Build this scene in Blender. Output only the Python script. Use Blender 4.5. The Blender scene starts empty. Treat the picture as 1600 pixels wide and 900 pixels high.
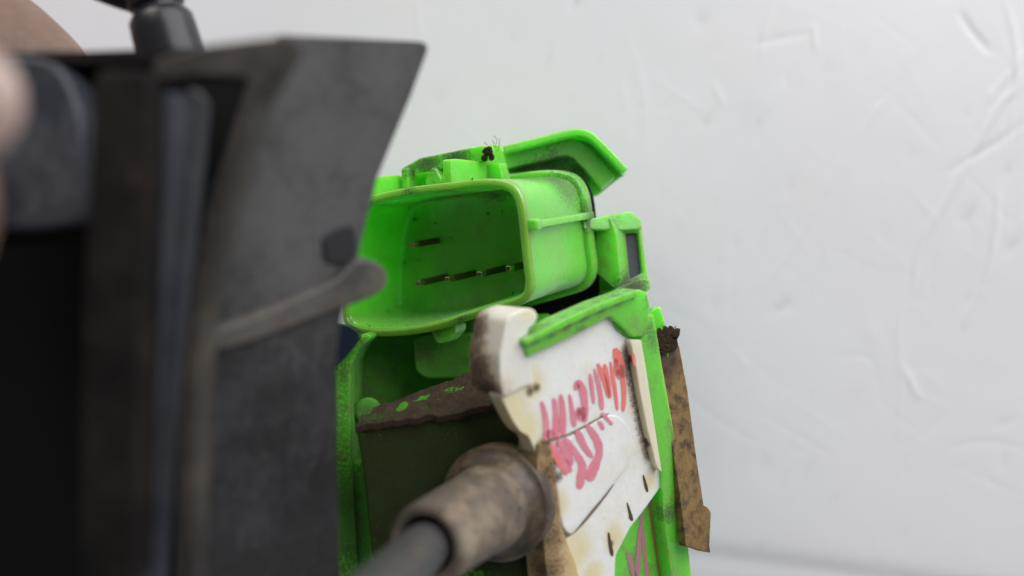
import bpy, bmesh, math, random
import numpy as np
from mathutils import Vector, Matrix, noise

random.seed(7)
rng = np.random.default_rng(7)
SC = bpy.context.scene
COL = SC.collection
MM = 0.001
K = 36.0 / 35.0 / 1600.0            # tangent per photograph pixel for a 35 mm lens

# ------------------------------------------------------------------ camera
cam_d = bpy.data.cameras.new('camera')
cam = bpy.data.objects.new('camera', cam_d); COL.objects.link(cam)
cam.location = (0, 0, 0); cam.rotation_euler = (math.radians(90), 0, 0)
cam_d.lens = 35; cam_d.sensor_width = 36
cam_d.clip_start = 0.005; cam_d.clip_end = 10
cam_d.dof.use_dof = True
cam_d.dof.focus_distance = 0.129
cam_d.dof.aperture_fstop = 10.2
SC.camera = cam
# ------------------------------------------------------------------ world and lamps
w = bpy.data.worlds.new('World'); SC.world = w; w.use_nodes = True
bg = w.node_tree.nodes['Background']
bg.inputs[0].default_value = (0.92, 0.95, 1.0, 1); bg.inputs[1].default_value = 0.18
SC.view_settings.view_transform = 'Standard'; SC.view_settings.look = 'None'
SC.view_settings.exposure = 0.07; SC.view_settings.gamma = 1
def area(name, loc, aim, size, power, color):
    l = bpy.data.lights.new(name, 'AREA'); l.shape = 'RECTANGLE'; l.size = size[0]; l.size_y = size[1]
    l.energy = power; l.color = color
    o = bpy.data.objects.new(name, l); COL.objects.link(o); o.location = loc
    o.rotation_euler = (Vector(aim) - Vector(loc)).to_track_quat('-Z', 'Y').to_euler()
    return o
area('window_light', (0.36, -0.13, 0.42), (0.0, 0.14, 0.0), (0.75, 0.65), 5.5, (0.965, 0.965, 1.0))
area('room_light', (-0.30, -0.10, 0.55), (-0.02, 0.15, 0.0), (0.35, 0.30), 1.9, (1.0, 0.92, 0.84))
SC.cycles.use_denoising = True
SC.cycles.max_bounces = 8

# ------------------------------------------------------------------ geometry helpers (all in millimetres)
def P(px, py, d):
    return Vector(((px - 800) * K * d, d, (450 - py) * K * d))
class Plane:
    def __init__(s, o, n):
        s.o = Vector(o); s.n = Vector(n).normalized()
        if s.n.y > 0: s.n = -s.n                   # n points towards the viewer's side
    @staticmethod
    def through(a, b, c):
        return Plane(a, (b - a).cross(c - a))
    def off(s, k): return Plane(s.o + s.n * k, s.n)
    def hit(s, px, py):
        r = P(px, py, 1.0)
        return r * (s.o.dot(s.n) / r.dot(s.n))
def frontal(d): return Plane((0, d, 0), (0, -1, 0))

def fillet(pts, r, n=4):
    """round the corners of a closed 2D polygon"""
    out = []; m = len(pts)
    for i in range(m):
        p = Vector(pts[i]); a = Vector(pts[i - 1]); b = Vector(pts[(i + 1) % m])
        da = (a - p); db = (b - p)
        k = min(r, da.length * .45, db.length * .45)
        if k < .5: out.append(tuple(p)); continue
        s = p + da.normalized() * k; e = p + db.normalized() * k
        for j in range(n + 1):
            t = j / n
            out.append(tuple(s * (1 - t) ** 2 + p * 2 * t * (1 - t) + e * t * t))
    return out
def smooth_closed(pts, n=4):
    out = []; m = len(pts)
    for i in range(m):
        p0, p1, p2, p3 = (Vector(pts[(i + k - 1) % m]) for k in range(4))
        for j in range(n):
            t = j / n
            out.append(.5 * ((2 * p1) + (-p0 + p2) * t + (2 * p0 - 5 * p1 + 4 * p2 - p3) * t * t + (-p0 + 3 * p1 - 3 * p2 + p3) * t ** 3))
    return out
def smooth_open(pts, n=4):
    out = []; m = len(pts)
    for i in range(m - 1):
        p1, p2 = Vector(pts[i]), Vector(pts[i + 1])
        p0 = Vector(pts[max(i - 1, 0)]); p3 = Vector(pts[min(i + 2, m - 1)])
        for j in range(n):
            t = j / n
            out.append(.5 * ((2 * p1) + (-p0 + p2) * t + (2 * p0 - 5 * p1 + 4 * p2 - p3) * t * t + (-p0 + 3 * p1 - 3 * p2 + p3) * t ** 3))
    out.append(Vector(pts[-1])); return out

def link(name, verts, faces, mat, parent=None, bevel=0, seg=3, angle=35, smooth=True, mods=None):
    verts = [Vector(v) for v in verts]
    c = sum(verts, Vector()) / len(verts)
    me = bpy.data.meshes.new(name)
    me.from_pydata([tuple((v - c) * MM) for v in verts], [], faces)
    bm = bmesh.new(); bm.from_mesh(me)
    bmesh.ops.recalc_face_normals(bm, faces=bm.faces)
    bm.to_mesh(me); bm.free()
    me.materials.append(mat)
    if smooth:
        me.polygons.foreach_set('use_smooth', [True] * len(me.polygons))
        me.set_sharp_from_angle(angle=math.radians(angle))
    o = bpy.data.objects.new(name, me); COL.objects.link(o)
    o.location = c * MM
    if parent is not None:
        o.parent = parent
        o.matrix_parent_inverse = Matrix.Identity(4)
        o.location = c * MM - world_loc(parent)
    if bevel:
        b = o.modifiers.new('bevel', 'BEVEL'); b.width = bevel * MM; b.segments = seg
        b.limit_method = 'ANGLE'; b.angle_limit = math.radians(30); b.harden_normals = True
        b.use_clamp_overlap = True
    return o
def world_loc(o):
    l = Vector((0, 0, 0))
    while o is not None:
        l = l + Vector(o.location); o = o.parent
    return l
def solid(front, back):
    """closed solid between two rings with the same number of points"""
    n = len(front); v = list(front) + list(back)
    f = [tuple(range(n)), tuple(range(2 * n - 1, n - 1, -1))]
    f += [(i, i + n, (i + 1) % n + n, (i + 1) % n) for i in range(n)]
    return v, f
def prism(name, px, plane, thick, mat, parent, r=0, bevel=.25, seg=3, direction=None, smoothpath=0):
    pts = fillet(px, r) if r else px
    if smoothpath: pts = [tuple(q) for q in smooth_closed([Vector((a, b)) for a, b in px], smoothpath)]
    fr = [plane.hit(*q) for q in pts]
    d = (direction.normalized() if direction else -plane.n) * thick
    v, f = solid(fr, [q + d for q in fr])
    return link(name, v, f, mat, parent, bevel, seg)
def frame_prism(name, outer, inner, plane, thick, mat, parent, bevel=.2):
    n = len(outer)
    O = [plane.hit(*q) for q in outer]; I = [plane.hit(*q) for q in inner]
    d = -plane.n * thick
    v = O + I + [q + d for q in O] + [q + d for q in I]
    f = []
    for i in range(n):
        j = (i + 1) % n
        f += [(i, j, n + j, n + i), (2 * n + i, 3 * n + i, 3 * n + j, 2 * n + j), (i, 2 * n + i, 2 * n + j, j), (n + i, n + j, 3 * n + j, 3 * n + i)]
    return link(name, v, f, mat, parent, bevel, 2)
def basis(a):
    a = a.normalized(); u = a.cross(Vector((0, 0, 1)))
    if u.length < .1: u = a.cross(Vector((1, 0, 0)))
    u.normalize(); return u, u.cross(a).normalized(), a
def lathe(name, p0, p1, prof, mat, parent, n=40, angle=35, bevel=0):
    """prof: list of (t, r): t in mm from p0 towards p1; closed at both ends"""
    u, v_, a = basis(p1 - p0); V = []; F = []
    for t, r in prof:
        for k in range(n):
            th = 2 * math.pi * k / n
            V.append(p0 + a * t + (u * math.cos(th) + v_ * math.sin(th)) * max(r, .01))
    m = len(prof)
    for i in range(m - 1):
        for k in range(n):
            F.append((i * n + k, i * n + (k + 1) % n, (i + 1) * n + (k + 1) % n, (i + 1) * n + k))
    F.append(tuple(range(n))); F.append(tuple(range(m * n - 1, (m - 1) * n - 1, -1)))
    return link(name, V, F, mat, parent, bevel, 2, angle)
def tube(name, pts, rad, mat, parent, n=10, sub=4):
    pts = smooth_open(pts, sub) if sub else pts
    V = []; F = []
    m = len(pts)
    for i, p in enumerate(pts):
        a = pts[min(i + 1, m - 1)] - pts[max(i - 1, 0)]
        u, v_, _ = basis(a)
        r = rad(i / (m - 1)) if callable(rad) else rad
        for k in range(n):
            th = 2 * math.pi * k / n
            V.append(p + (u * math.cos(th) + v_ * math.sin(th)) * r)
    for i in range(m - 1):
        for k in range(n):
            F.append((i * n + k, i * n + (k + 1) % n, (i + 1) * n + (k + 1) % n, (i + 1) * n + k))
    F.append(tuple(range(n))); F.append(tuple(range(m * n - 1, (m - 1) * n - 1, -1)))
    return link(name, V, F, mat, parent)
def ribbons(name, strokes, plane, thick, mat, parent):
    """pen strokes as thin proud films; each stroke: list of (px, py, half width px)"""
    V = []; F = []
    for st in strokes:
        c = smooth_open([Vector(s) for s in st], 5); L = []; R = []
        m = len(c)
        for i, q in enumerate(c):
            a = Vector((c[min(i + 1, m - 1)] - c[max(i - 1, 0)])[:2]).normalized()
            nn = Vector((-a.y, a.x)); hw = q.z * 1.15 * (1 + .10 * random.uniform(-1, 1))
            e = min(i, m - 1 - i)
            if e < 2: hw *= (.45, .85)[e]
            L.append((q.x + nn.x * hw, q.y + nn.y * hw)); R.append((q.x - nn.x * hw, q.y - nn.y * hw))
        b = len(V); ring = L + R[::-1]
        fr = [plane.hit(*q) for q in ring]
        v = fr + [q - plane.n * thick for q in fr]; V += v
        n = len(ring)
        for i in range(m - 1):
            F.append((b + i, b + i + 1, b + n - 2 - i, b + n - 1 - i))
            F.append((b + n + i, b + n + n - 1 - i, b + n + n - 2 - i, b + n + i + 1))
        for i in range(n): F.append((b + i, b + n + i, b + n + (i + 1) % n, b + (i + 1) % n))
    return link(name, V, F, mat, parent, smooth=False)
def clump(name, c, r, mat, parent, sub=3, amp=.35, scale=(1, 1, 1), freq=.9):
    bm = bmesh.new(); bmesh.ops.create_icosphere(bm, subdivisions=sub, radius=1)
    V = []
    for v in bm.verts:
        p = v.co.copy(); k = 1 + amp * noise.fractal(p * 1.7 * freq + Vector(c), 1, 2, 4) * 1.6
        V.append(Vector(c) + Vector((p.x * scale[0], p.y * scale[1], p.z * scale[2])) * r * k)
    F = [tuple(v.index for v in f.verts) for f in bm.faces]; bm.free()
    return link(name, V, F, mat, parent, angle=60)

# ------------------------------------------------------------------ materials
class M:
    def __init__(s, name, base, rough=.45, spec=.5, sss=0, radius=(1, 1, 1), metallic=0):
        s.m = bpy.data.materials.new(name); s.m.use_nodes = True
        s.t = s.m.node_tree; s.b = s.t.nodes['Principled BSDF']
        s.b.inputs['Metallic'].default_value = metallic
        s.b.inputs['Specular IOR Level'].default_value = spec
        if sss:
            s.b.inputs['Subsurface Weight'].default_value = sss
            s.b.inputs['Subsurface Radius'].default_value = radius
            s.b.inputs['Subsurface Scale'].default_value = MM
        g = s.t.nodes.new('ShaderNodeNewGeometry')
        vm = s.t.nodes.new('ShaderNodeVectorMath'); vm.operation = 'SCALE'; vm.inputs[3].default_value = 1000
        s.t.links.new(g.outputs['Position'], vm.inputs[0]); s.pos = vm.outputs[0]
        r = s.t.nodes.new('ShaderNodeRGB'); r.outputs[0].default_value = (*base, 1); s.col = r.outputs[0]
        v = s.t.nodes.new('ShaderNodeValue'); v.outputs[0].default_value = rough; s.rough = v.outputs[0]
        s.h = None
    def N(s, kind, **kw):
        n = s.t.nodes.new(kind)
        for k, v in kw.items():
            if k.startswith('i_'): n.inputs[k[2:].replace('_', ' ')].default_value = v
            else: setattr(n, k, v)
        return n
    def math(s, op, a, b=None, c=None, clamp=False):
        n = s.N('ShaderNodeMath', operation=op, use_clamp=clamp)
        for i, x in enumerate((a, b, c)):
            if x is None: continue
            if isinstance(x, (int, float)): n.inputs[i].default_value = x
            else: s.t.links.new(x, n.inputs[i])
        return n.outputs[0]
    def noise(s, scale, detail=4, rough=.55, off=0, stretch=(1, 1, 1)):
        mp = s.N('ShaderNodeMapping'); s.t.links.new(s.pos, mp.inputs[0])
        mp.inputs['Location'].default_value = (off, off * .7, off * 1.3); mp.inputs['Scale'].default_value = stretch
        n = s.N('ShaderNodeTexNoise'); n.inputs['Scale'].default_value = scale
        n.inputs['Detail'].default_value = detail; n.inputs['Roughness'].default_value = rough
        s.t.links.new(mp.outputs[0], n.inputs['Vector']); return n.outputs['Fac']
    def step(s, x, lo, hi):
        n = s.N('ShaderNodeMapRange', clamp=True, interpolation_type='SMOOTHSTEP')
        s.t.links.new(x, n.inputs['Value']); n.inputs['From Min'].default_value = lo; n.inputs['From Max'].default_value = hi
        return n.outputs['Result']
    def blobs(s, items, soft=1.0):
        """soft stains at places on the thing: (point, radius)"""
        acc = None
        for p, r in items:
            sb = s.N('ShaderNodeVectorMath', operation='DISTANCE'); s.t.links.new(s.pos, sb.inputs[0]); sb.inputs[1].default_value = tuple(p)
            v = s.N('ShaderNodeMapRange', clamp=True); s.t.links.new(sb.outputs['Value'], v.inputs['Value'])
            v.inputs['From Min'].default_value = 0; v.inputs['From Max'].default_value = r
            v.inputs['To Min'].default_value = 1; v.inputs['To Max'].default_value = 0
            acc = v.outputs['Result'] if acc is None else s.math('MAXIMUM', acc, v.outputs['Result'])
        return acc
    def mix(s, fac, color, amount=1.0, rough=None):
        if amount != 1.0: fac = s.math('MULTIPLY', fac, amount)
        n = s.N('ShaderNodeMix', data_type='RGBA'); s.t.links.new(fac, n.inputs[0]); s.t.links.new(s.col, n.inputs[6])
        n.inputs[7].default_value = (*color, 1); s.col = n.outputs[2]
        if rough is not None:
            r = s.N('ShaderNodeMix', data_type='FLOAT'); s.t.links.new(fac, r.inputs[0]); s.t.links.new(s.rough, r.inputs[2]); r.inputs[3].default_value = rough
            s.rough = r.outputs[0]
        return s
    def bump(s, h, dist):
        x = s.math('MULTIPLY', h, dist); s.h = x if s.h is None else s.math('ADD', s.h, x); return s
    def done(s):
        s.t.links.new(s.col, s.b.inputs['Base Color']); s.t.links.new(s.rough, s.b.inputs['Roughness'])
        if s.h is not None:
            b = s.N('ShaderNodeBump'); b.inputs['Strength'].default_value = 1; b.inputs['Distance'].default_value = MM
            s.t.links.new(s.h, b.inputs['Height']); s.t.links.new(b.outputs[0], s.b.inputs['Normal'])
        return s.m

BROWN = (0.060, 0.042, 0.026); DARKDIRT = (0.022, 0.017, 0.012); OCHRE = (0.30, 0.19, 0.075)
GREEN = (0.16, 0.68, 0.05)
def green(name, stains=(), amount=.8, specks=.8, base=GREEN, film=0.16, smear=(0.05, .045, .02), speckle=.85, sheen=.30, coat=.5, spec=.8):
    g = M(name, base, .27, spec, sss=.75, radius=(2.6, 7.0, .9))
    g.b.inputs['Sheen Weight'].default_value = sheen; g.b.inputs['Coat Weight'].default_value = coat; g.b.inputs['Coat Roughness'].default_value = .22; g.b.inputs['Sheen Roughness'].default_value = .35
    n1 = g.noise(.35, 5); n2 = g.noise(2.6, 5, .65, 9); n3 = g.noise(5.5, 3, .6, 31)
    g.mix(g.step(n1, .40, .75), (base[0] * 1.35, base[1] * .92, base[2] * 1.6), .5)       # tone drift of the moulding
    if film: g.mix(g.step(g.math('ADD', n1, g.math('MULTIPLY', n2, .5)), .72, .95), (0.17, .22, .05), film * 3, .6)
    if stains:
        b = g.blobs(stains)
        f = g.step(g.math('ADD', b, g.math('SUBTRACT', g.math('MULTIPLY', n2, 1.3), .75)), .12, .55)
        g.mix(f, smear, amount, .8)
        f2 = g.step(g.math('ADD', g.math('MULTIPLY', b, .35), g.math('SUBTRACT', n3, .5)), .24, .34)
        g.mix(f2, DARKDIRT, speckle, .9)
    # small crumbs stuck to the plastic
    s = g.step(n3, .71 - .02 * specks, .745 - .02 * specks)
    gate = g.step(g.noise(.55, 2, .5, 77), .50, .62)
    g.mix(g.math('MULTIPLY', s, gate), (.03, .035, .012), .9, .8)
    g.bump(n1, .10).bump(n2, .025).bump(g.noise(12, 2, .5, 3), .006)
    return g.done()

def black(name, base=(.022, .023, .027), dust=(.115, .095, .075), dust_amt=.55, stains=(), rough=.5, blue=0.0, samt=.8, stcol=(.27, .21, .15), spec=.5):
    k = M(name, base, rough, spec)
    n1 = k.noise(.11, 5, .6, 3); n2 = k.noise(.9, 5, .6, 12); n3 = k.noise(4, 4, .6, 40)
    if blue: k.mix(k.step(n1, .35, .65), (.03, .042, .075), blue)
    k.mix(k.step(k.math('ADD', n1, k.math('MULTIPLY', n2, .45)), .60, .95), dust, dust_amt, .8)
    if stains:
        b = k.blobs(stains)
        k.mix(k.step(k.math('ADD', b, k.math('SUBTRACT', n2, .6)), -.1, .9), stcol, samt, .85)  # rib stains; for the side panel, painted top light
    sc = k.noise(1.4, 3, .6, 60, (1, 1, .12))
    k.mix(k.step(sc, .66, .74), (.16, .16, .17), .35)
    k.bump(n2, .08).bump(n3, .03)
    return k.done()

# connector frame: opening axis runs away from the camera, to the right and a little up
AX = Vector((11, 20, 3)).normalized()
RT = AX.cross(Vector((0, 0, 1))).normalized()
UP = RT.cross(AX).normalized()
RIM = Plane(P(826, 400, 122), -AX)
def rimt(t): return Plane(RIM.o + AX * t, -AX)
# the white lever plate and the black side panel
WP = Plane.through(P(785, 550, 109), P(1000, 540, 123), P(930, 880, 120))
BP = Plane.through(P(450, 60, 86), P(665, 68, 98), P(525, 800, 104))

m_green = green('green_plastic', [(rimt(14).hit(870, 285), 7), (rimt(18).hit(935, 335), 5), (rimt(12).hit(780, 280), 5), (rimt(10).hit(820, 286), 5), (rimt(2).hit(690, 520), 2.5)], .6, film=.05)
m_green_flap = green('green_plastic_flap', [(P(860, 272, 144), 6.5), (P(820, 268, 144), 4.5), (P(900, 275, 144), 4)], .75, .5)
m_green_lug = green('green_plastic_lug', [(rimt(4).hit(763, 232), 3.4), (rimt(8).hit(710, 240), 4.5), (rimt(8).hit(665, 250), 4), (rimt(8).hit(635, 265), 3)], .75, 1.2)
m_green_clip = green('green_plastic_clip', [(P(950, 345, 140), 3), (P(990, 450, 138), 4.5), (P(1005, 445, 138), 3)], .85)
m_green_rail = green('green_plastic_rail', [*[(WP.off(.5).hit(830 + i * 26, 528 - i * 12), 1.7) for i in range(7)], (WP.hit(1040, 800), 2.5), (WP.hit(975, 850), 2.5), (WP.hit(1012, 470), 3), (WP.hit(900, 520), 2.5), (P(1035, 520, 124), 4.5), (P(1065, 880, 122), 3)], .6, .8)
m_green_dirty = green('green_plastic_bay', [(P(640, 620, 136), 26), (P(600, 560, 138), 16), (P(740, 560, 138), 16), (P(560, 800, 132), 14)], .60, 1.0, film=.2, smear=(.045, .075, .012), speckle=.12, sheen=.05, coat=0, spec=.4)  # bay green smeared a darker olive all over
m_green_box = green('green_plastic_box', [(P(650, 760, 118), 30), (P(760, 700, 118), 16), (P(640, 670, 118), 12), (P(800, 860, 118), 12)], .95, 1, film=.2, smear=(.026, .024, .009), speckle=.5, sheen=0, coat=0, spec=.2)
m_edgegreen = green('yellow_green_moulded_edge', [(rimt(0).hit(640, 296), 2.5), (rimt(0).hit(720, 500), 3)], .25, .8, base=(.19, .66, .045), film=0)
m_floor = green('green_plastic_socket_floor', [(rimt(11).hit(640, 480), 2.0)], .35, film=0)

m_black = black('black_plastic')
m_panel = black('black_plastic_panel', (.019, .018, .018), (.085, .08, .075), .35, [(BP.hit(x, y), 12) for x, y in ((470, 110), (600, 110), (500, 220), (560, 230), (440, 330), (520, 350), (470, 420))], .45, .12, .75, (.128, .122, .120))  # grey blobs paint light from above into the upper panel, leaving the bottom dark
m_rib = black('black_plastic_dusty_rib', (.045, .043, .043), (.105, .092, .080), .8, [(BP.hit(400, 515), 9), (BP.hit(470, 480), 7), (BP.hit(585, 425), 5)], samt=.4, stcol=(.20, .165, .13))
m_edge = black('black_plastic_dusty_shaded_edge', (.007, .006, .006), (.030, .020, .014), .85, rough=.65, spec=.15)  # dusty, with base darkened in place of shade from hand and viewer
m_band = black('black_plastic_brown_dust', (.024, .020, .017), (.085, .066, .048), .85)
m_blue = black('blue_black_plastic', (.028, .031, .039), (.09, .09, .11), .4, (), .42, .25)
m_boss = black('worn_blue_black_plastic', (.026, .029, .038), (.12, .115, .115), .5, (), .42, .35)
m_void = M('black_inner_plastic', (.006, .006, .006), .7, .15).done()
m_shade_patch = M('dark_shade_patch', (.024, .024, .027), .55, .4).done()
m_gray = M('blue_grey_rubber', (.05, .052, .065), .55, .4); m_gray.bump(m_gray.noise(3), .1); m_gray = m_gray.done()
m_glossblack = M('glossy_black_plastic', (.010, .010, .013), .34, .5).done()

def white(name, stains=(), amt=.9, dirt=(.13, .085, .045), base=(.84, .84, .79), edge=(.78, .74, .60), yellow=()):
    g = M(name, base, .38, .5, sss=.35, radius=(1.6, 1.4, 1.0))
    n1 = g.noise(.22, 4, .5, 5); n2 = g.noise(1.6, 6, .65, 15); n3 = g.noise(6, 3, .6, 25)
    g.mix(g.step(n1, .46, .66), edge, .6).mix(g.step(n2, .52, .75), (.60, .55, .44), .35)
    if yellow: g.mix(g.step(g.blobs(yellow), .0, .8), (.74, .64, .34), .8)
    if stains:
        b = g.blobs(stains)
        f = g.step(g.math('ADD', b, g.math('SUBTRACT', n2, .62)), .12, .55)
        g.mix(g.step(b, .02, .7), (.55, .42, .20), .5)
        g.mix(f, dirt, amt, .8)
        g.mix(g.step(g.math('ADD', g.math('MULTIPLY', b, .35), n3), .70, .80), DARKDIRT, .85, .9)
    g.mix(g.math('MULTIPLY', g.step(n3, .70, .735), g.step(g.noise(.4, 2, .5, 90), .52, .6)), DARKDIRT, .8)
    g.bump(n1, .15).bump(n2, .05).bump(n3, .012)
    return g.done()
WQ = lambda x, y, k=0: WP.off(k).hit(x, y)
m_white = white('cream_white_plastic', [(WQ(850, 700), 2.2), (WQ(852, 780), 2.6), *[(WQ(979 + i * 2.5, 552 + i * 11), 1.9) for i in range(15)],
    (WQ(838, 606), 1.0), (WQ(828, 612), 1.0), (WQ(868, 820), 1.4), (WQ(985, 808), .6), (WQ(955, 850), .8), (WQ(870, 745), 1.2)], .6, yellow=[(WQ(800, 640), 4.5), (WQ(820, 672), 4), (WQ(848, 700), 2.5), (WQ(900, 860), 4), (WQ(925, 900), 3), (WQ(870, 790), 2.5), (WQ(830, 600), 3), (WQ(960, 840), 2.5), (WQ(1015, 750), 2)])
m_white_pad = white('white_plastic_pad', [(WQ(862, 730), 1.6), (WQ(872, 820), 1.5)], .6, base=(.84, .84, .80), edge=(.76, .73, .60))
m_white_edge = white('ochre_stained_white_plastic', [(WQ(852, y), 4.6) for y in (690, 740, 790, 840, 890)], .8, (.30, .18, .075), (.60, .46, .24), (.42, .27, .10))
m_hook = white('dirty_white_plastic_hook', [(P(744, 515, 113), 4.2), (P(746, 545, 113), 4.4), (P(748, 580, 112), 4.6), (P(756, 612, 111), 4.6), (P(765, 640, 111), 4.0)], .9, (.20, .135, .085), edge=(.80, .72, .50), base=(.78, .76, .68))
m_cream = white('cream_plastic_rail', [(WQ(985, 560), 1.0), (WQ(1010, 690), 1.2)], .8, base=(.78, .72, .52))
m_slit = M('packed_brown_grime', (.09, .06, .035), .9, .2).done()
m_groove = M('greasy_brown_film', (.20, .145, .09), .7, .3).done()
m_pink = M('pink_marker_ink', (.82, .24, .30), .45, .4, sss=.2)
m_pink.mix(m_pink.step(m_pink.noise(.9, 4, .6, 2), .45, .65), (.80, .31, .36), .8); m_pink = m_pink.done()
m_red = M('red_marker_ink', (.84, .20, .17), .45, .4)
m_red.mix(m_red.step(m_red.noise(1.4, 4, .6, 2), .45, .7), (.82, .29, .27), .8); m_red = m_red.done()
m_brownink = M('faded_brown_ink', (.36, .13, .07), .6, .3); m_brownink = m_brownink.done()
m_mauve = M('mauve_marker_ink', (.42, .20, .22), .6, .3).done()

r_ = M('rusty_yellow_zinc', (.24, .145, .045), .5, .5, metallic=.2)
n1 = r_.noise(.5, 5, .6, 4); n2 = r_.noise(.75, 7, .72, 44); n3 = r_.noise(6, 3, .6, 7)
r_.mix(r_.step(n1, .4, .65), (.30, .19, .07), .7).mix(r_.step(n2, .42, .66), (.055, .034, .018), .9, .85).mix(r_.step(n3, .58, .68), (.03, .018, .01), .6)
r_.mix(r_.step(r_.blobs([(P(1040, 560, 127), 5)]), .1, .7), (.05, .02, .012), .8)
r_.bump(n2, .12).bump(n3, .03); m_rust = r_.done()
d_ = M('caked_dirt', (.085, .058, .038), .95, .1)
dn = d_.noise(3.2, 6, .75, 3); d_.mix(d_.step(dn, .4, .62), (.035, .024, .016), .9).mix(d_.step(d_.noise(7, 4, .7, 55), .55, .7), (.20, .145, .09), .6)
d_.bump(dn, .5); m_dirt = d_.done()
e_ = M('dirt_crust_with_green_patches', (.12, .085, .060), .95, .1)
dn = e_.noise(3.2, 6, .75, 3); e_.mix(e_.step(dn, .4, .62), (.055, .038, .027), .8).mix(e_.step(e_.noise(7, 4, .7, 55), .55, .7), (.18, .13, .08), .6)
gp = e_.blobs([(P(660, 620, 125), 1.7), (P(643, 627, 124), 1.8), (P(626, 635, 122), 1.6), (P(664, 649, 119), 1.0)])
e_.mix(e_.step(e_.math('ADD', gp, e_.math('MULTIPLY', e_.math('SUBTRACT', dn, .5), .8)), .38, .46), (.13, .50, .04), 1, .5)
e_.bump(dn, .5); m_crust = e_.done()
b_ = M('dusty_brown_rubber', (.12, .095, .072), .6, .4)
n1 = b_.noise(.32, 5, .6, 8); n2 = b_.noise(1.1, 4, .6, 19)
b_.mix(b_.step(n1, .42, .68), (.28, .21, .145), .75).mix(b_.step(b_.blobs([(P(800, 800, 101), 5.0), (P(765, 845, 97), 4.5)]), .1, .7), (.38, .32, .22), .75).mix(b_.step(n2, .60, .68), (.03, .024, .02), .8)
b_.bump(n1, .3).bump(n2, .12); m_boot = b_.done()
f_ = M('brown_stained_flange', (.062, .044, .030), .45, .5); n1 = f_.noise(.4, 5, .6, 28)
f_.mix(f_.step(n1, .40, .66), (.17, .12, .065), .8).mix(f_.step(f_.noise(2.5, 4, .6, 2), .55, .7), (.03, .022, .018), .7); f_.bump(n1, .2); m_flange = f_.done()
s_ = M('dull_steel_rod', (.06, .063, .066), .5, .5, metallic=.3); n1 = s_.noise(.5, 5, .6, 2)
s_.mix(s_.step(n1, .4, .7), (.11, .085, .07), .8); s_.bump(n1, .2); m_rod = s_.done()
p_ = M('tinned_contact_metal', (.55, .47, .30), .28, .5, metallic=1); m_pin = p_.done()
pd = M('tarnished_contact_metal', (.10, .075, .035), .5, .5, metallic=.6); m_pin_dark = pd.done()
m_bluebit = M('blue_plastic', (.008, .018, .035), .4, .5).done()

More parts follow.
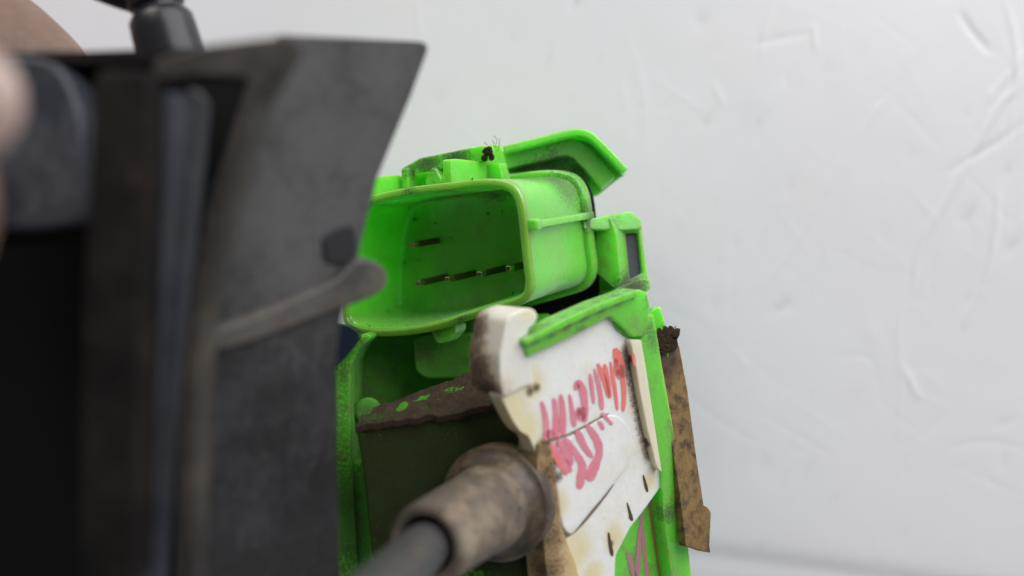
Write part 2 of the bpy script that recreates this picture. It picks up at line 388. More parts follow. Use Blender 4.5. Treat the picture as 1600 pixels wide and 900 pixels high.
# ------------------------------------------------------------------ setting: the white painted board behind
WD = 158
def painted_wall():
    X0, X1, Z0, Z1, st = -250, 270, -160, 150, .5
    nx = int((X1 - X0) / st) + 1; nz = int((Z1 - Z0) / st) + 1
    xs = np.linspace(X0, X1, nx); zs = np.linspace(Z0, Z1, nz)
    X, Z = np.meshgrid(xs, zs); H = np.zeros_like(X); D = np.zeros_like(X)
    def smooth_noise(cell):
        gx = int((X1 - X0) / cell) + 3; gz = int((Z1 - Z0) / cell) + 3
        g = rng.normal(size=(gz, gx)); fx = (X - X0) / cell; fz = (Z - Z0) / cell
        ix = fx.astype(int); iz = fz.astype(int); tx = fx - ix; tz = fz - iz
        tx = tx * tx * (3 - 2 * tx); tz = tz * tz * (3 - 2 * tz)
        return (g[iz, ix] * (1 - tx) + g[iz, ix + 1] * tx) * (1 - tz) + (g[iz + 1, ix] * (1 - tx) + g[iz + 1, ix + 1] * tx) * tz
    H += smooth_noise(38) * .22 + smooth_noise(14) * .02 + smooth_noise(5) * .006 + smooth_noise(2) * .002
    def patch(cx, cz, r):
        i0 = max(int((cz - r - Z0) / st), 0); i1 = min(int((cz + r - Z0) / st) + 2, nz)
        j0 = max(int((cx - r - X0) / st), 0); j1 = min(int((cx + r - X0) / st) + 2, nx)
        return slice(i0, i1), slice(j0, j1)
    def scratch(px, amp, wid, tone):
        pts = smooth_open([Vector(((a - 800) * K * WD, (450 - b) * K * WD)) for a, b in px], 14)
        for i in range(len(pts) - 1):
            a, b = pts[i], pts[i + 1]; c = (a + b) / 2; L = (b - a).length
            s = patch(c.x, c.y, L / 2 + wid * 4)
            if s[0].start >= s[0].stop or s[1].start >= s[1].stop: continue
            x = X[s] - a.x; z = Z[s] - a.y; u = (b - a) / max(L, 1e-6)
            t = np.clip(x * u.x + z * u.y, 0, L); d = np.hypot(x - t * u.x, z - t * u.y)
            fade = math.sin(math.pi * min(max((i + .5) / len(pts), .02), .98)) ** .5
            g = np.exp(-(d / (wid * .62)) ** 2) * fade
            H[s] = np.where(np.abs(amp) * g > np.abs(0) , H[s] + 0, H[s])
            acc[s] = np.maximum(acc[s], g); 
        return
    # traced scratches, in photograph pixels on the board
    S = [([(1208, 0), (1192, 60), (1188, 90)], .10, .5), ([(1480, 0), (1440, 70), (1400, 130), (1350, 200), (1290, 300)], .12, .5),
         ([(1220, 130), (1200, 165), (1186, 190)], .22, .45), ([(1145, 240), (1130, 275), (1120, 290)], .12, .4),
         ([(1310, 250), (1270, 330), (1230, 400), (1190, 450)], .14, .45), ([(1570, 0), (1585, 60), (1588, 130), (1565, 160), (1540, 200), (1512, 250), (1480, 310), (1440, 380), (1428, 450)], .30, .6),
         ([(1600, 80), (1580, 110), (1550, 150), (1530, 200)], .22, .5), ([(1560, 300), (1555, 370), (1545, 420), (1530, 460)], .28, .6),
         ([(1500, 20), (1520, 50), (1545, 80)], -.28, .7), ([(1115, 130), (1130, 165)], .14, .4), ([(1060, 590), (1100, 640), (1180, 690)], -.05, .6),
         ([(1410, 570), (1425, 600), (1438, 622)], .22, .55), ([(1535, 450), (1520, 480), (1505, 512)], .20, .5), ([(1412, 460), (1405, 520), (1408, 600), (1404, 680)], .10, .5),
         ([(1340, 250), (1320, 320)], .08, .4), ([(1180, 70), (1220, 60), (1265, 52)], -.10, .7), ([(1600, 190), (1560, 220), (1510, 250), (1480, 270)], -.16, .8),
         ([(650, 0), (655, 40), (665, 90)], .10, .4), ([(720, 140), (700, 220)], .06, .5), ([(980, 60), (1000, 120), (1010, 200), (1000, 260)], .06, .9), ([(1270, 40), (1275, 80)], .15, .5),
         ([(1300, 560), (1360, 560), (1380, 640)], -.05, .8), ([(1480, 700), (1540, 690), (1600, 700)], -.06, .8), ([(1420, 90), (1400, 130), (1370, 160)], -.1, .8)]
    for k in range(150):
        x, y = rng.uniform(700, 1600), rng.uniform(-60, 900); a = rng.normal(-1.1, .5); L = rng.uniform(15, 150)
        S.append(([(x, y), (x + math.cos(a) * L * .5 + rng.normal() * 3, y - math.sin(a) * L * .5), (x + math.cos(a) * L, y - math.sin(a) * L)], rng.choice([-1, 1]) * rng.uniform(.02, .07), rng.uniform(.22, .45)))
    for px, amp, wid in S:
        acc = np.zeros_like(H); scratch(px, amp, wid, 0); H += acc * amp * .75; D += acc * max(amp, .0) * -.3 + acc * (abs(amp) * .9 if amp < 0 else 0)
    # dents and pimples
    dents = [(1095, 32, 1.6, -.5), (1102, 190, 1.4, -.45), (1235, 290, 1.5, -.4), (1290, 110, 1.8, -.3), (1295, 145, 2.6, -.25), (1510, 338, 1.7, -.6), (1580, 385, 1.7, -.6), (1220, 480, 1.8, -.6), (1120, 475, 1.5, -.35),
             (1574, 265, 1.8, -.45), (1424, 243, 1.5, -.3), (1380, 368, 1.5, -.3), (1512, 468, 1.4, -.4), (1570, 660, 1.6, -.4), (1455, 665, 1.8, -.3), (1400, 690, 1.7, -.3), (1195, 725, 2.0, -.3), (1260, 735, 3.0, -.3), (1102, 712, 2.2, -.25),
             (1568, 722, 1.5, -.35), (900, 3, 1.5, -.7), (686, 155, 1.2, -.3), (1345, 85, 2.2, -.2), (1163, 570, 1.5, .35), (1362, 520, 1.8, .5), (1480, 80, 2, -.2), (1410, 838, 1.8, -.2), (1120, 80, 1.2, -.2)]
    for k in range(90):
        dents.append((rng.uniform(700, 1640), rng.uniform(-40, 940), rng.uniform(.5, 1.6), rng.normal(-.05, .12)))
    for px, py, r, a in dents:
        cx, cz = (px - 800) * K * WD, (450 - py) * K * WD; s = patch(cx, cz, r * 4)
        if s[0].start >= s[0].stop or s[1].start >= s[1].stop: continue
        an = rng.normal(1.1, .35); e = rng.uniform(.3, .75)
        dx = X[s] - cx; dz = Z[s] - cz; u = dx * math.cos(an) + dz * math.sin(an); v = (-dx * math.sin(an) + dz * math.cos(an)) / e
        q = (u * u + v * v) / (r * r); g = np.exp(-q)
        H[s] += g * a * .15 - a * .0 * np.exp(-(np.sqrt(q) - 1.5) ** 2 * 4) * (a < 0)
        D[s] += g * max(-a, 0) * .30
    # shallow step along the bottom of the board, with a faintly darker line
    crease = (450 - (868 + (X / (K * WD) + 800 - 1110) * .135)) * K * WD
    t = Z - crease
    H += -.55 / (1 + np.exp(t / 1.3)) - .2 * np.exp(-(t / 1.6) ** 2)
    D += .05 * np.exp(-(t / 1.6) ** 2)
    stain = smooth_noise(9) * .5 + smooth_noise(3.5) * .4
    D += np.clip(stain - .75, 0, 1) * .12
    Y = WD - H
    V = np.stack([X, Y, Z], -1).reshape(-1, 3) * MM
    idx = np.arange(nx * nz).reshape(nz, nx)
    q = np.stack([idx[:-1, :-1], idx[:-1, 1:], idx[1:, 1:], idx[1:, :-1]], -1).reshape(-1, 4)
    me = bpy.data.meshes.new('painted_wall')
    me.vertices.add(len(V)); me.vertices.foreach_set('co', V.ravel())
    me.loops.add(q.size); me.loops.foreach_set('vertex_index', q.ravel().astype(np.int32))
    me.polygons.add(len(q)); me.polygons.foreach_set('loop_start', np.arange(0, q.size, 4, dtype=np.int32))
    me.update(); me.polygons.foreach_set('use_smooth', np.ones(len(q), bool))
    at = me.attributes.new('grime', 'FLOAT', 'POINT'); at.data.foreach_set('value', np.clip(D, 0, 1).ravel().astype(np.float32))
    k = M('white_paint', (.79, .79, .815), .42, .4)
    a = k.N('ShaderNodeAttribute', attribute_name='grime')
    k.mix(k.step(a.outputs['Fac'], .0, .6), (.36, .34, .31), .85, .7)
    k.mix(k.step(k.noise(.06, 4, .6, 3), .45, .7), (.79, .775, .765), .5)
    k.mix(k.step(k.noise(.5, 6, .7, 33, (1, 1, .4)), .60, .78), (.66, .65, .65), .4)
    k.bump(k.noise(1.2, 4, .6, 2), .010).bump(k.noise(.35, 3, .5, 8), .02)
    me.materials.append(k.done())
    o = bpy.data.objects.new('wall', me); COL.objects.link(o); o['kind'] = 'structure'
painted_wall()

# ------------------------------------------------------------------ the lock actuator
root = bpy.data.objects.new('door_lock_actuator', None); COL.objects.link(root)
root.empty_display_size = .01
root.location = P(700, 900, 118) * MM
root['label'] = 'worn car door lock actuator with black housing, green connector and white lever'
root['category'] = 'lock actuator'

# ---- green connector socket
outer_px = [(585, 306), (640, 294), (700, 287), (755, 281), (790, 284), (808, 296), (818, 320), (823, 360), (828, 410), (832, 440), (828, 462), (814, 475),
            (785, 484), (740, 497), (690, 513), (640, 522), (590, 524), (556, 517), (541, 506), (536, 490), (535, 450), (539, 390), (548, 340), (563, 315)]
op = smooth_closed([Vector((a, b)) for a, b in outer_px], 4)
o3 = [RIM.hit(q.x, q.y) for q in op]
cen = sum(o3, Vector()) / len(o3)
o2 = [Vector(((q - cen).dot(RT), (q - cen).dot(UP))) for q in o3]
def offset2(pts, k):
    n = len(pts); out = []
    for i in range(n):
        t = (pts[(i + 1) % n] - pts[i - 1]).normalized(); nn = Vector((t.y, -t.x))
        out.append(pts[i] + nn * k)
    return out
sgn = 1 if offset2(o2, 1)[6].length < o2[6].length else -1
inset = lambda k, s=1.0: [q * s for q in offset2(o2, sgn * k)]
ring3 = lambda r2, t: [cen + RT * q.x + UP * q.y + AX * t for q in r2]
def relax(p, k=3):
    for _ in range(k): p = [(p[i - 1] + p[i] * 2 + p[(i + 1) % len(p)]) / 4 for i in range(len(p))]
    return p
INN = relax(inset(1.0), 2)
def socket():
    rings = [ring3([q * .80 for q in o2], 23.4), ring3([q * .90 for q in o2], 23.0), ring3([q * .95 for q in o2], 21.8), ring3([q * .975 for q in o2], 19), ring3([q * .985 for q in o2], 9), ring3(o2, .45),
             ring3(inset(.12), .12), ring3(inset(.40), 0), ring3(inset(.75), 0), ring3(INN, .12), ring3([q * .994 for q in INN], .5),
             ring3([q * .985 for q in INN], 2.2), ring3([q * .965 for q in INN], 6), ring3([q * .945 for q in INN], 10.3), ring3([q * .93 for q in INN], 10.85), ring3([q * .90 for q in INN], 11.0), ring3([q * .45 for q in INN], 11.0), ring3([q * .02 for q in INN], 11.0)]
    n = len(o2); V = []; F = []
    for r in rings: V += r
    for i in range(len(rings) - 1):
        for k in range(n):
            F.append((i * n + k, i * n + (k + 1) % n, (i + 1) * n + (k + 1) % n, (i + 1) * n + k))
    F.append(tuple(range(n))); F.append(tuple(range(len(V) - 1, len(V) - n - 1, -1)))
    return link('connector_shroud', V, F, m_green, root, angle=55)
shroud = socket()
shroud['label'] = 'bright green connector socket open towards the camera'
FL = rimt(10.95)
def ribbox(name, a, b, w, h, mat, parent, up=UP, bev=.15):
    """bar from a to b, width along the side vector, height along up"""
    d = (b - a).normalized(); s = d.cross(up).normalized(); u = s.cross(d).normalized()
    q = [s * w / 2 + u * h / 2, -s * w / 2 + u * h / 2, -s * w / 2 - u * h / 2, s * w / 2 - u * h / 2]
    v, f = solid([a + x for x in q], [b + x for x in q]); return link(name, v, f, mat, parent, bev, 2)
def rim_ring():
    a, b = inset(-.12), INN; n = len(a)
    R_ = [ring3(a, .75), ring3(a, -.05), ring3(inset(.02), -.18), ring3(inset(.68), -.18), ring3(inset(.78), -.05), ring3(inset(.78), .55), ring3(inset(.5), .6)]
    V = [p for r in R_ for p in r]; F = []; m = len(R_)
    for i in range(m):
        j = (i + 1) % m
        for k in range(n): F.append((i * n + k, i * n + (k + 1) % n, j * n + (k + 1) % n, j * n + k))
    return link('shroud_rim', V, F, m_edgegreen, shroud, angle=50)
rim_ring()
# contact blades
for i, (px, py, ln) in enumerate([(696, 433, 5.9), (740, 427, 5.9), (789, 419, 5.9), (830, 411, 5.4), (683, 376, 5.2)]):
    base = FL.hit(px, py); tip = base - AX * ln
    blade = ribbox('contact_pin', base + AX * .3, tip, .9, .8, m_pin_dark, shroud, bev=.1)
    ribbox('contact_pin_tip', tip + AX * 1.0, tip - AX * 1.1, .75, .66, m_pin, shroud, bev=.1)
# side rail with its end tab
side = P(826, 352, 122)
def surf(t, dv=0): return RIM.hit(823, 352) + AX * t + UP * dv - RT * .35 * (t / 20)
ribbox('side_rail', surf(1.0) + RT * .15, surf(18.6) + RT * .15, 1.9, .95, m_green, shroud, bev=.18)
ribbox('rail_tab', surf(.2) + RT * .1, surf(1.6) + RT * .1, 2.5, 1.5, m_green, shroud, bev=.3)
# foot under the socket
prism('locating_foot', [(672, 515), (712, 508), (712, 520), (700, 534), (685, 537), (679, 530)], rimt(.6), 2.6, m_green, shroud, 4, .25)
# collar and dark gasket round the back of the socket
def collar(name, k0, t0, t1, mat, s=.97):
    a, b = inset(-k0, s), inset(.5, s); n = len(a)
    R = [ring3(a, t0 + .25), ring3(a, t1), ring3(b, t1), ring3(b, t0), ring3(inset(-k0 + .3, s), t0)]
    V = [p for r in R for p in r]; F = []
    for i in range(5):
        j = (i + 1) % 5
        for k in range(n): F.append((i * n + k, i * n + (k + 1) % n, j * n + (k + 1) % n, j * n + k))
    return link(name, V, F, mat, root, angle=40)
collar('socket_collar', 1.05, 17.0, 18.5, m_green)
collar('gasket', .9, 19.6, 20.6, m_void, .95)

# keying lugs over the socket
LGP = Plane(P(708, 270, 127), RT)
prism('keying_lug', [(704, 249), (712, 248), (757, 253), (764, 226), (783, 227), (800, 288), (706, 290)], LGP, 1.2, m_green_lug, root, 3, .2)
prism('keying_lug', [(560, 282), (583, 277), (624, 273), (640, 290), (640, 302), (560, 322)], Plane(P(583, 290, 133), RT), 1.2, m_green, root, 3, .2)
prism('latch_bar', [(626, 264), (655, 247), (700, 238), (754, 227), (762, 231), (762, 250), (712, 258), (690, 264), (640, 272), (628, 274)], rimt(8), 2.0, m_green_lug, root, 3, .3)
prism('latch_post', [(626, 264), (636, 262), (638, 294), (628, 294)], rimt(6.8), 2.0, m_green_lug, root, 0, .2)
prism('latch_tooth', [(664, 282), (673, 262), (680, 262), (690, 280), (690, 300), (664, 300)], rimt(7.4), 2.2, m_green_lug, root, 0, .3)
prism('lug_wall', [(560, 278), (600, 275), (636, 274), (704, 262), (780, 255), (790, 300), (560, 330)], rimt(10), 2.0, m_green_lug, root, 3, .3)
# curved hood behind
prism('hood_back', [(785, 236), (890, 212), (920, 212), (976, 266), (974, 274), (950, 292), (935, 306), (790, 310)], frontal(144.5), 2.0, m_green_flap, root, 10, .4)
def swept(name, path, depth0, depth1, th, mat, parent, plane_d=None):
    """strip following a path on a frontal plane, th thick, running back in depth"""
    c = smooth_open([Vector(p) for p in path], 6); m = len(c); O = []; I = []
    for i, q in enumerate(c):
        a = (c[min(i + 1, m - 1)] - c[max(i - 1, 0)]).normalized(); nn = Vector((a.y, -a.x))
        O.append((q.x + nn.x * th / 2, q.y + nn.y * th / 2)); I.append((q.x - nn.x * th / 2, q.y - nn.y * th / 2))
    ring = O + I[::-1]
    fr = [frontal(depth0).hit(*q) for q in ring]; d = Vector((.10, 1, .02)).normalized() * (depth1 - depth0)
    v, f = solid(fr, [q + d for q in fr]); 
    n = len(ring); f = f[2:]
    for i in range(m - 1):
        f.append((i, i + 1, n - 2 - i, n - 1 - i)); f.append((n + i, n + n - 1 - i, n + n - 2 - i, n + i + 1))
    return link(name, v, f, mat, parent, .25, 2)
swept('hood_lip', [(786, 233), (840, 220), (893, 207), (917, 209), (935, 222), (978, 267)], 139, 147, 11, m_green_flap, root)
swept('hood_shoulder', [(786, 250), (840, 238), (882, 229), (900, 234), (920, 252), (950, 286)], 141.5, 147, 28, m_green_flap, root)
# fuzz of dirt on the latch
clump('dirt_clump', P(762, 237, 132.2), .6, m_dirt, root, 4, .35, freq=2.5)
clump('dirt_clump', P(757, 247, 132), .38, m_dirt, root, 4, .35, freq=2.5)
clump('dirt_clump', P(768, 246, 132.6), .4, m_dirt, root, 3, .35, freq=2.5)
for (x, y) in [(770, 226), (774, 219), (778, 224), (760, 229)]:
    a = LGP.off(.2).hit(x, y + 12)
    tube('lint_hair', [a, LGP.off(.2).hit(x + 2, y), LGP.off(.3).hit(x + random.uniform(-4, 6), y - 7)], .035, m_dirt, root, 5)

# ---- clip block at the right
cp = Plane.through(P(960, 340, 139), P(1012, 350, 141), P(985, 450, 139))
clip = frame_prism('clip_frame', [(958, 338), (985, 331), (1002, 345), (1014, 442), (985, 455), (963, 452)],
                   [(971, 366), (984, 364), (999, 363), (1006, 426), (992, 434), (980, 438)], cp, 5.0, m_green_clip, root, .3)
prism('clip_cap', [(912, 344), (962, 333), (986, 330), (1003, 344), (1004, 358), (975, 360), (912, 358)], cp.off(.7), 6, m_green_clip, clip, 3, .3)
prism('clip_wall', [(908, 347), (954, 341), (962, 362), (970, 440), (961, 452), (954, 446), (922, 418)], Plane.through(P(936, 345, 138.6), P(978, 362, 136.5), P(960, 445, 138)), 3.0, m_green_clip, clip, 4, .35)
prism('clip_insert', [(966, 358), (1002, 358), (1010, 440), (972, 446)], cp.off(-.8), 3, m_gray, clip, 0, .2)
prism('clip_foot', [(962, 452), (1000, 436), (1017, 436), (1016, 452), (1004, 462), (960, 470)], cp.off(.6), 5, m_green_clip, clip, 4, .5)
# dark gap below the socket
prism('inner_case', [(640, 400), (760, 380), (925, 375), (960, 400), (1000, 448), (1004, 520), (800, 560), (640, 540)], frontal(146.5), 4, m_void, root, 3, .3)

# ---- lower green case
rail = prism('case_rail', [(821, 532), (880, 502), (940, 474), (1000, 452), (1012, 458), (1016, 480), (1010, 524), (990, 527), (962, 500), (955, 494), (890, 528), (826, 557)],
             WP.off(.9), 3, m_green_rail, root, 3, .3)
rail['label'] = 'green rail across the top of the white lever'
prism('rail_ridge', [(822, 530), (880, 500), (940, 473), (996, 453), (998, 462), (940, 484), (884, 510), (823, 539)], WP.off(1.5), 3, m_green_rail, rail, 2, .25)
prism('rail_gusset', [(956, 496), (968, 490), (984, 486), (990, 527), (975, 524), (962, 514)], WP.off(.2), 3, m_green_rail, rail, 3, .2)
prism('case_side', [(1003, 533), (1004, 508), (1012, 494), (1020, 490), (1026, 520), (1034, 570), (1050, 660), (1066, 770), (1082, 915), (1052, 915), (1037, 800), (1036, 745), (1020, 640)],
      WP.off(.6), 5, m_green_rail, root, 3, .45)
prism('case_corner', [(1008, 500), (1020, 482), (1032, 478), (1040, 505), (1046, 560), (1022, 565)], frontal(127.5), 4, m_green_rail, root, 5, .5)
lower = prism('case_face', [(940, 915), (945, 880), (985, 820), (1034, 752), (1052, 830), (1064, 915)], WP.off(-1.6), 3, m_green_rail, root, 0, .2)
prism('face_ridge', [(1037, 760), (1046, 800), (1060, 915), (1070, 915), (1052, 790), (1043, 752)], WP.off(-.6), 2, m_green_rail, lower, 0, .4)
ribbons('marker_line', [[(1000, 790, 2.2), (1004, 830, 2.4), (1008, 870, 2.6), (1013, 915, 2.6)], ], WP.off(-1.57), .1, m_mauve, lower)
ribbons('marker_line', [[(1013, 775, 1.6), (1018, 810, 1.8), (1026, 860, 2.0), (1034, 915, 2.4)]], WP.off(-1.56), .1, m_brownink, lower)
ribbons('marker_line', [[(1000, 823, 2.2), (998, 860, 3), (994, 912, 3.4)], [(980, 862, 2.6), (986, 880, 3.2), (994, 912, 3.8)]], WP.off(-1.55), .1, m_mauve, lower)

# ---- white lever
plate_px = [(826, 556), (890, 527), (955, 494), (962, 512), (974, 526), (990, 530), (1003, 531), (1020, 640), (1036, 750), (1030, 764), (1004, 800), (985, 824), (962, 868), (960, 915),
            (868, 915), (850, 790), (843, 730), (832, 694), (826, 681), (815, 676), (804, 662), (795, 645), (784, 622), (782, 600), (790, 565)]
lever = prism('white_lever', plate_px, WP, 2.2, m_white, root, 5, .45)
lever['label'] = 'cream white lever plate scribbled with pink marker'
prism('hook', [(792, 500), (800, 491), (826, 481), (836, 484), (841, 494), (836, 506), (827, 513), (824, 526), (825, 554), (832, 580), (836, 600), (820, 604), (804, 612), (788, 622), (782, 600), (781, 555)],
      WP.off(.35), 5.6, m_hook, lever, 6, .7, 4)
prism('label_pad', [(868, 701), (905, 674), (950, 648), (967, 650), (983, 667), (992, 700), (983, 728), (954, 762), (892, 839), (878, 822), (870, 760)], WP.off(.20), 1.2, m_white, lever, 10, .18)
prism('edge_rail', [(842, 692), (862, 700), (870, 760), (877, 822), (886, 846), (900, 880), (908, 915), (856, 915), (846, 800), (840, 730)], WP.off(.55), 3.5, m_white_edge, lever, 5, .6)
prism('cream_rail', [(985, 531), (1002, 531), (1010, 580), (1034, 738), (1026, 728), (1012, 670), (1000, 610), (992, 560)], WP.off(1.0), 3, m_cream, lever, 3, .35)
# marker scribble (unreadable strokes)
up = [[(846, 627, 2.6), (852, 650, 4), (855, 690, 5)], [(865, 622, 2.8), (868, 640, 3.6), (869, 688, 6)], [(876, 616, 3.2), (879, 640, 4.4), (880, 682, 4.6)], [(859, 672, 6), (862, 690, 6)],
      [(890, 616, 2.4), (895, 647, 3.6), (898, 667, 4)], [(899, 610, 3), (904, 599, 5), (911, 611, 5), (914, 640, 5), (913, 660, 4)], [(901, 652, 4), (908, 640, 6), (908, 658, 6)],
      [(922, 584, 2), (925, 605, 3), (928, 631, 2.4)], [(929, 576, 2.4), (937, 608, 3.4), (941, 641, 3.2)]]
ribbons('marker_scribble', up, WP.off(.05), .07, m_pink, lever)
up2 = [[(934, 568, 2.6), (944, 592, 3.6), (952, 622, 2.4)], [(945, 569, 2.6), (950, 597, 3.6), (954, 622, 2.6)], [(954, 565, 1.8), (961, 608, 2.6), (965, 641, 2.2)],
       [(961, 544, 3.6), (966, 560, 6.4), (969, 580, 6), (971, 592, 5)], [(962, 560, 3), (965, 588, 3.4)], [(970, 570, 4), (975, 610, 3), (974, 643, 3)]]
ribbons('marker_scribble', up2, WP.off(.07), .07, m_red, lever)
lo = [[(862, 694, 4), (880, 722, 6), (892, 738, 5)], [(872, 688, 4), (886, 706, 6), (893, 728, 4)], [(883, 684, 3.4), (900, 708, 4.4), (910, 727, 5.4), (908, 747, 6), (905, 764, 4.6)],
      [(902, 673, 5), (913, 697, 4.4), (926, 715, 3)], [(917, 664, 3.4), (932, 686, 5), (937, 706, 5), (931, 724, 6), (924, 741, 7), (922, 752, 4)]]
ribbons('marker_scribble', lo, WP.off(.26), .07, m_pink, lever)
ribbons('marker_scribble', [[(858, 697, 2), (872, 722, 3), (886, 742, 2.4)]], WP.off(.29), .07, m_red, lever)
ribbons('marker_scribble', [[(941, 645, 2.4), (949, 655, 2.6), (957, 664, 2)], [(935, 658, 2.2), (940, 665, 3.2), (943, 672, 2.2)]], WP.off(.24), .07, m_pink, lever)
ribbons('marker_dot', [[(989, 552, 1.6), (991, 562, 2.2), (992, 572, 1.4)]], WP.off(1.04), .05, m_red, lever)
# little cuts on the lower edge of the lever
ribbons('slit_dirt', [[(1005, 742, .9), (1008, 754, 1.8), (1012, 769, 2.0)], [(980, 785, .9), (984, 800, 2.0), (988, 814, 2.4)], [(951, 832, 1.6), (953, 848, 2.2), (957, 869, 2.6)]], WP.off(.04), .06, m_slit, lever)
ribbons('groove_dirt', [[(881, 838, 3.4), (896, 829, 3.2), (918, 808, 2.4), (942, 780, 1.4), (960, 756, .6)]], WP.off(.05), .06, m_groove, lever)
ribbons('groove_dirt', [[(868, 705, 1.6), (869, 760, 1.8), (874, 815, 3.0), (884, 842, 3.4)]], WP.off(.05), .06, m_groove, lever)
ribbons('groove_dirt', [[(846, 691, 1.2), (880, 682, 1.2), (905, 671, 1.3), (930, 657, 1.0), (952, 646, .7)]], WP.off(.13), .06, m_groove, lever)

for i in range(16):
    t = random.random(); x, y = 828 + 160 * t, 530 - 70 * t - 6
    a = WP.off(.3).hit(x, y + 3)
    tube('lint_hair', [a, a + Vector((random.uniform(-.2, .2), 0, .25)), a + Vector((random.uniform(-.5, .5), 0, random.uniform(.3, .7)))], .025, m_dirt, rail, 4, 3)

# ---- rusty bracket
RBP = Plane.through(P(1022, 560, 126), P(1060, 548, 129), P(1100, 860, 129))
br = prism('rusty_bracket', [(1020, 548), (1061, 540), (1074, 610), (1088, 715), (1101, 800), (1110, 864), (1072, 853), (1062, 770), (1045, 660), (1030, 590)], RBP, 1.2, m_rust, root, 2, .15)
br['label'] = 'rusty yellow plated metal strip'
prism('bracket_tab', [(1092, 788), (1104, 791), (1111, 800), (1108, 864), (1096, 860)], RBP.off(-1.6), 1.6, m_rust, br, 4, .2)
prism('dirt_cake', [(1018, 560), (1017, 530), (1022, 516), (1027, 520), (1031, 512), (1036, 518), (1041, 509), (1046, 515), (1050, 509), (1055, 516), (1063, 513), (1062, 524), (1058, 530), (1060, 540), (1054, 550), (1046, 548), (1038, 556), (1030, 553)], frontal(126.3), 2.0, m_dirt, root, 1.5, .35)
clump('dirt_clump', P(1054, 524, 126.6), .5, m_dirt, root, 4, .2, freq=2.6)
clump('dirt_clump', P(1030, 546, 126.6), .7, m_dirt, root, 4, .2, freq=2.4)
for i in range(9):
    x, y = random.uniform(1036, 1062), random.uniform(514, 524)
    tube('lint_hair', [P(x, y + 10, 127.5), P(x + random.uniform(-3, 3), y, 127.5), P(x + random.uniform(-6, 6), y - 6, 127.5)], .04, m_dirt, root, 5)

# ---- recessed green bay at the lower left
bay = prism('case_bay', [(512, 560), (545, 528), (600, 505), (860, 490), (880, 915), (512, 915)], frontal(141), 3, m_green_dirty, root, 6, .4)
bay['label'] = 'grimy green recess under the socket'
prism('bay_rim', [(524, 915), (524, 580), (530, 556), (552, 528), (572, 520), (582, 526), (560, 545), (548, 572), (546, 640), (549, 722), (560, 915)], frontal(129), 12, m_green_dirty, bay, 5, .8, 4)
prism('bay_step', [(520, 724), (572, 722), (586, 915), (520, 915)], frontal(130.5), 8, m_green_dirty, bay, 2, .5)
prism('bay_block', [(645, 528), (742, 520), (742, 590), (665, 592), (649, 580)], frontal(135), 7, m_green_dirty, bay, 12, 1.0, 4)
lathe('bay_boss', P(575, 642, 133), P(575, 642, 140), [(0, .01), (0, 1.4), (.3, 1.8), (7, 1.9), (7, .01)], m_green_dirty, bay, 24)
prism('blue_clip', [(516, 505), (545, 510), (560, 520), (560, 530), (538, 558), (516, 580)], frontal(127), 3, m_bluebit, root, 3, .3)

# box carrying the grommet, crust of dirt on its top
ft = [(556, 668), (566, 656), (640, 650), (720, 640), (775, 622), (850, 640), (862, 915), (590, 915), (578, 850), (570, 760)]
FB = [frontal(118.5).hit(*q) for q in ft]
bk = [(600, 640), (606, 634), (650, 618), (735, 586), (775, 580), (850, 600), (862, 915), (600, 915), (590, 850), (585, 760)]
BB = [frontal(131).hit(*q) for q in bk]
v, f = solid(FB, BB)
box = link('grommet_box', v, f, m_green_box, root, .5, 3)
def crust():
    nu, nv = 70, 34; V = []; F = []
    f0 = smooth_open([Vector(q) for q in [(556, 663), (640, 650), (720, 640), (775, 622), (800, 620)]], 12); b0 = smooth_open([Vector(q) for q in [(598, 637), (650, 616), (700, 598), (738, 584), (790, 578)]], 12)
    def at(c, t):
        x = t * (len(c) - 1); i = min(int(x), len(c) - 2); return c[i].lerp(c[i + 1], x - i)
    for j in range(nv):
        for i in range(nu):
            t = i / (nu - 1); s = j / (nv - 1)
            a = at(f0, t); b = at(b0, t)
            q = frontal(118.2).hit(a.x, a.y).lerp(frontal(130.8).hit(b.x, b.y), s)
            h = .30 + .75 * noise.fractal(q * .55, 1, 2, 5) + .25 * noise.noise(q * 2.3)
            e = min(1, min(s, 1 - s) * 8)
            V.append(q + Vector((0, 0, h * (.4 + .6 * e))) + (Vector((0, -.35, -.4)) * (1 - min(1, s * 10))))
    for j in range(nv - 1):
        for i in range(nu - 1): F.append((j * nu + i, j * nu + i + 1, (j + 1) * nu + i + 1, (j + 1) * nu + i))
    # skirt that closes it down on the box
    edge = [i for i in range(nu)] + [(j + 1) * nu - 1 for j in range(1, nv)] + [nv * nu - 1 - i for i in range(1, nu)] + [(nv - 1 - j) * nu for j in range(1, nv - 1)]
    b = len(V)
    for e in edge: V.append(V[e] + Vector((0, .25, -.75)))
    n = len(edge)
    for i in range(n): F.append((edge[i], edge[(i + 1) % n], b + (i + 1) % n, b + i))
    F.append(tuple(range(b + n - 1, b - 1, -1)))
    return link('dirt_crust', V, F, m_crust, box, angle=60)
crust()
tube('lint_hair', [P(592, 655, 119), P(589, 640, 119), P(591, 628, 120)], .04, m_dirt, root, 5)

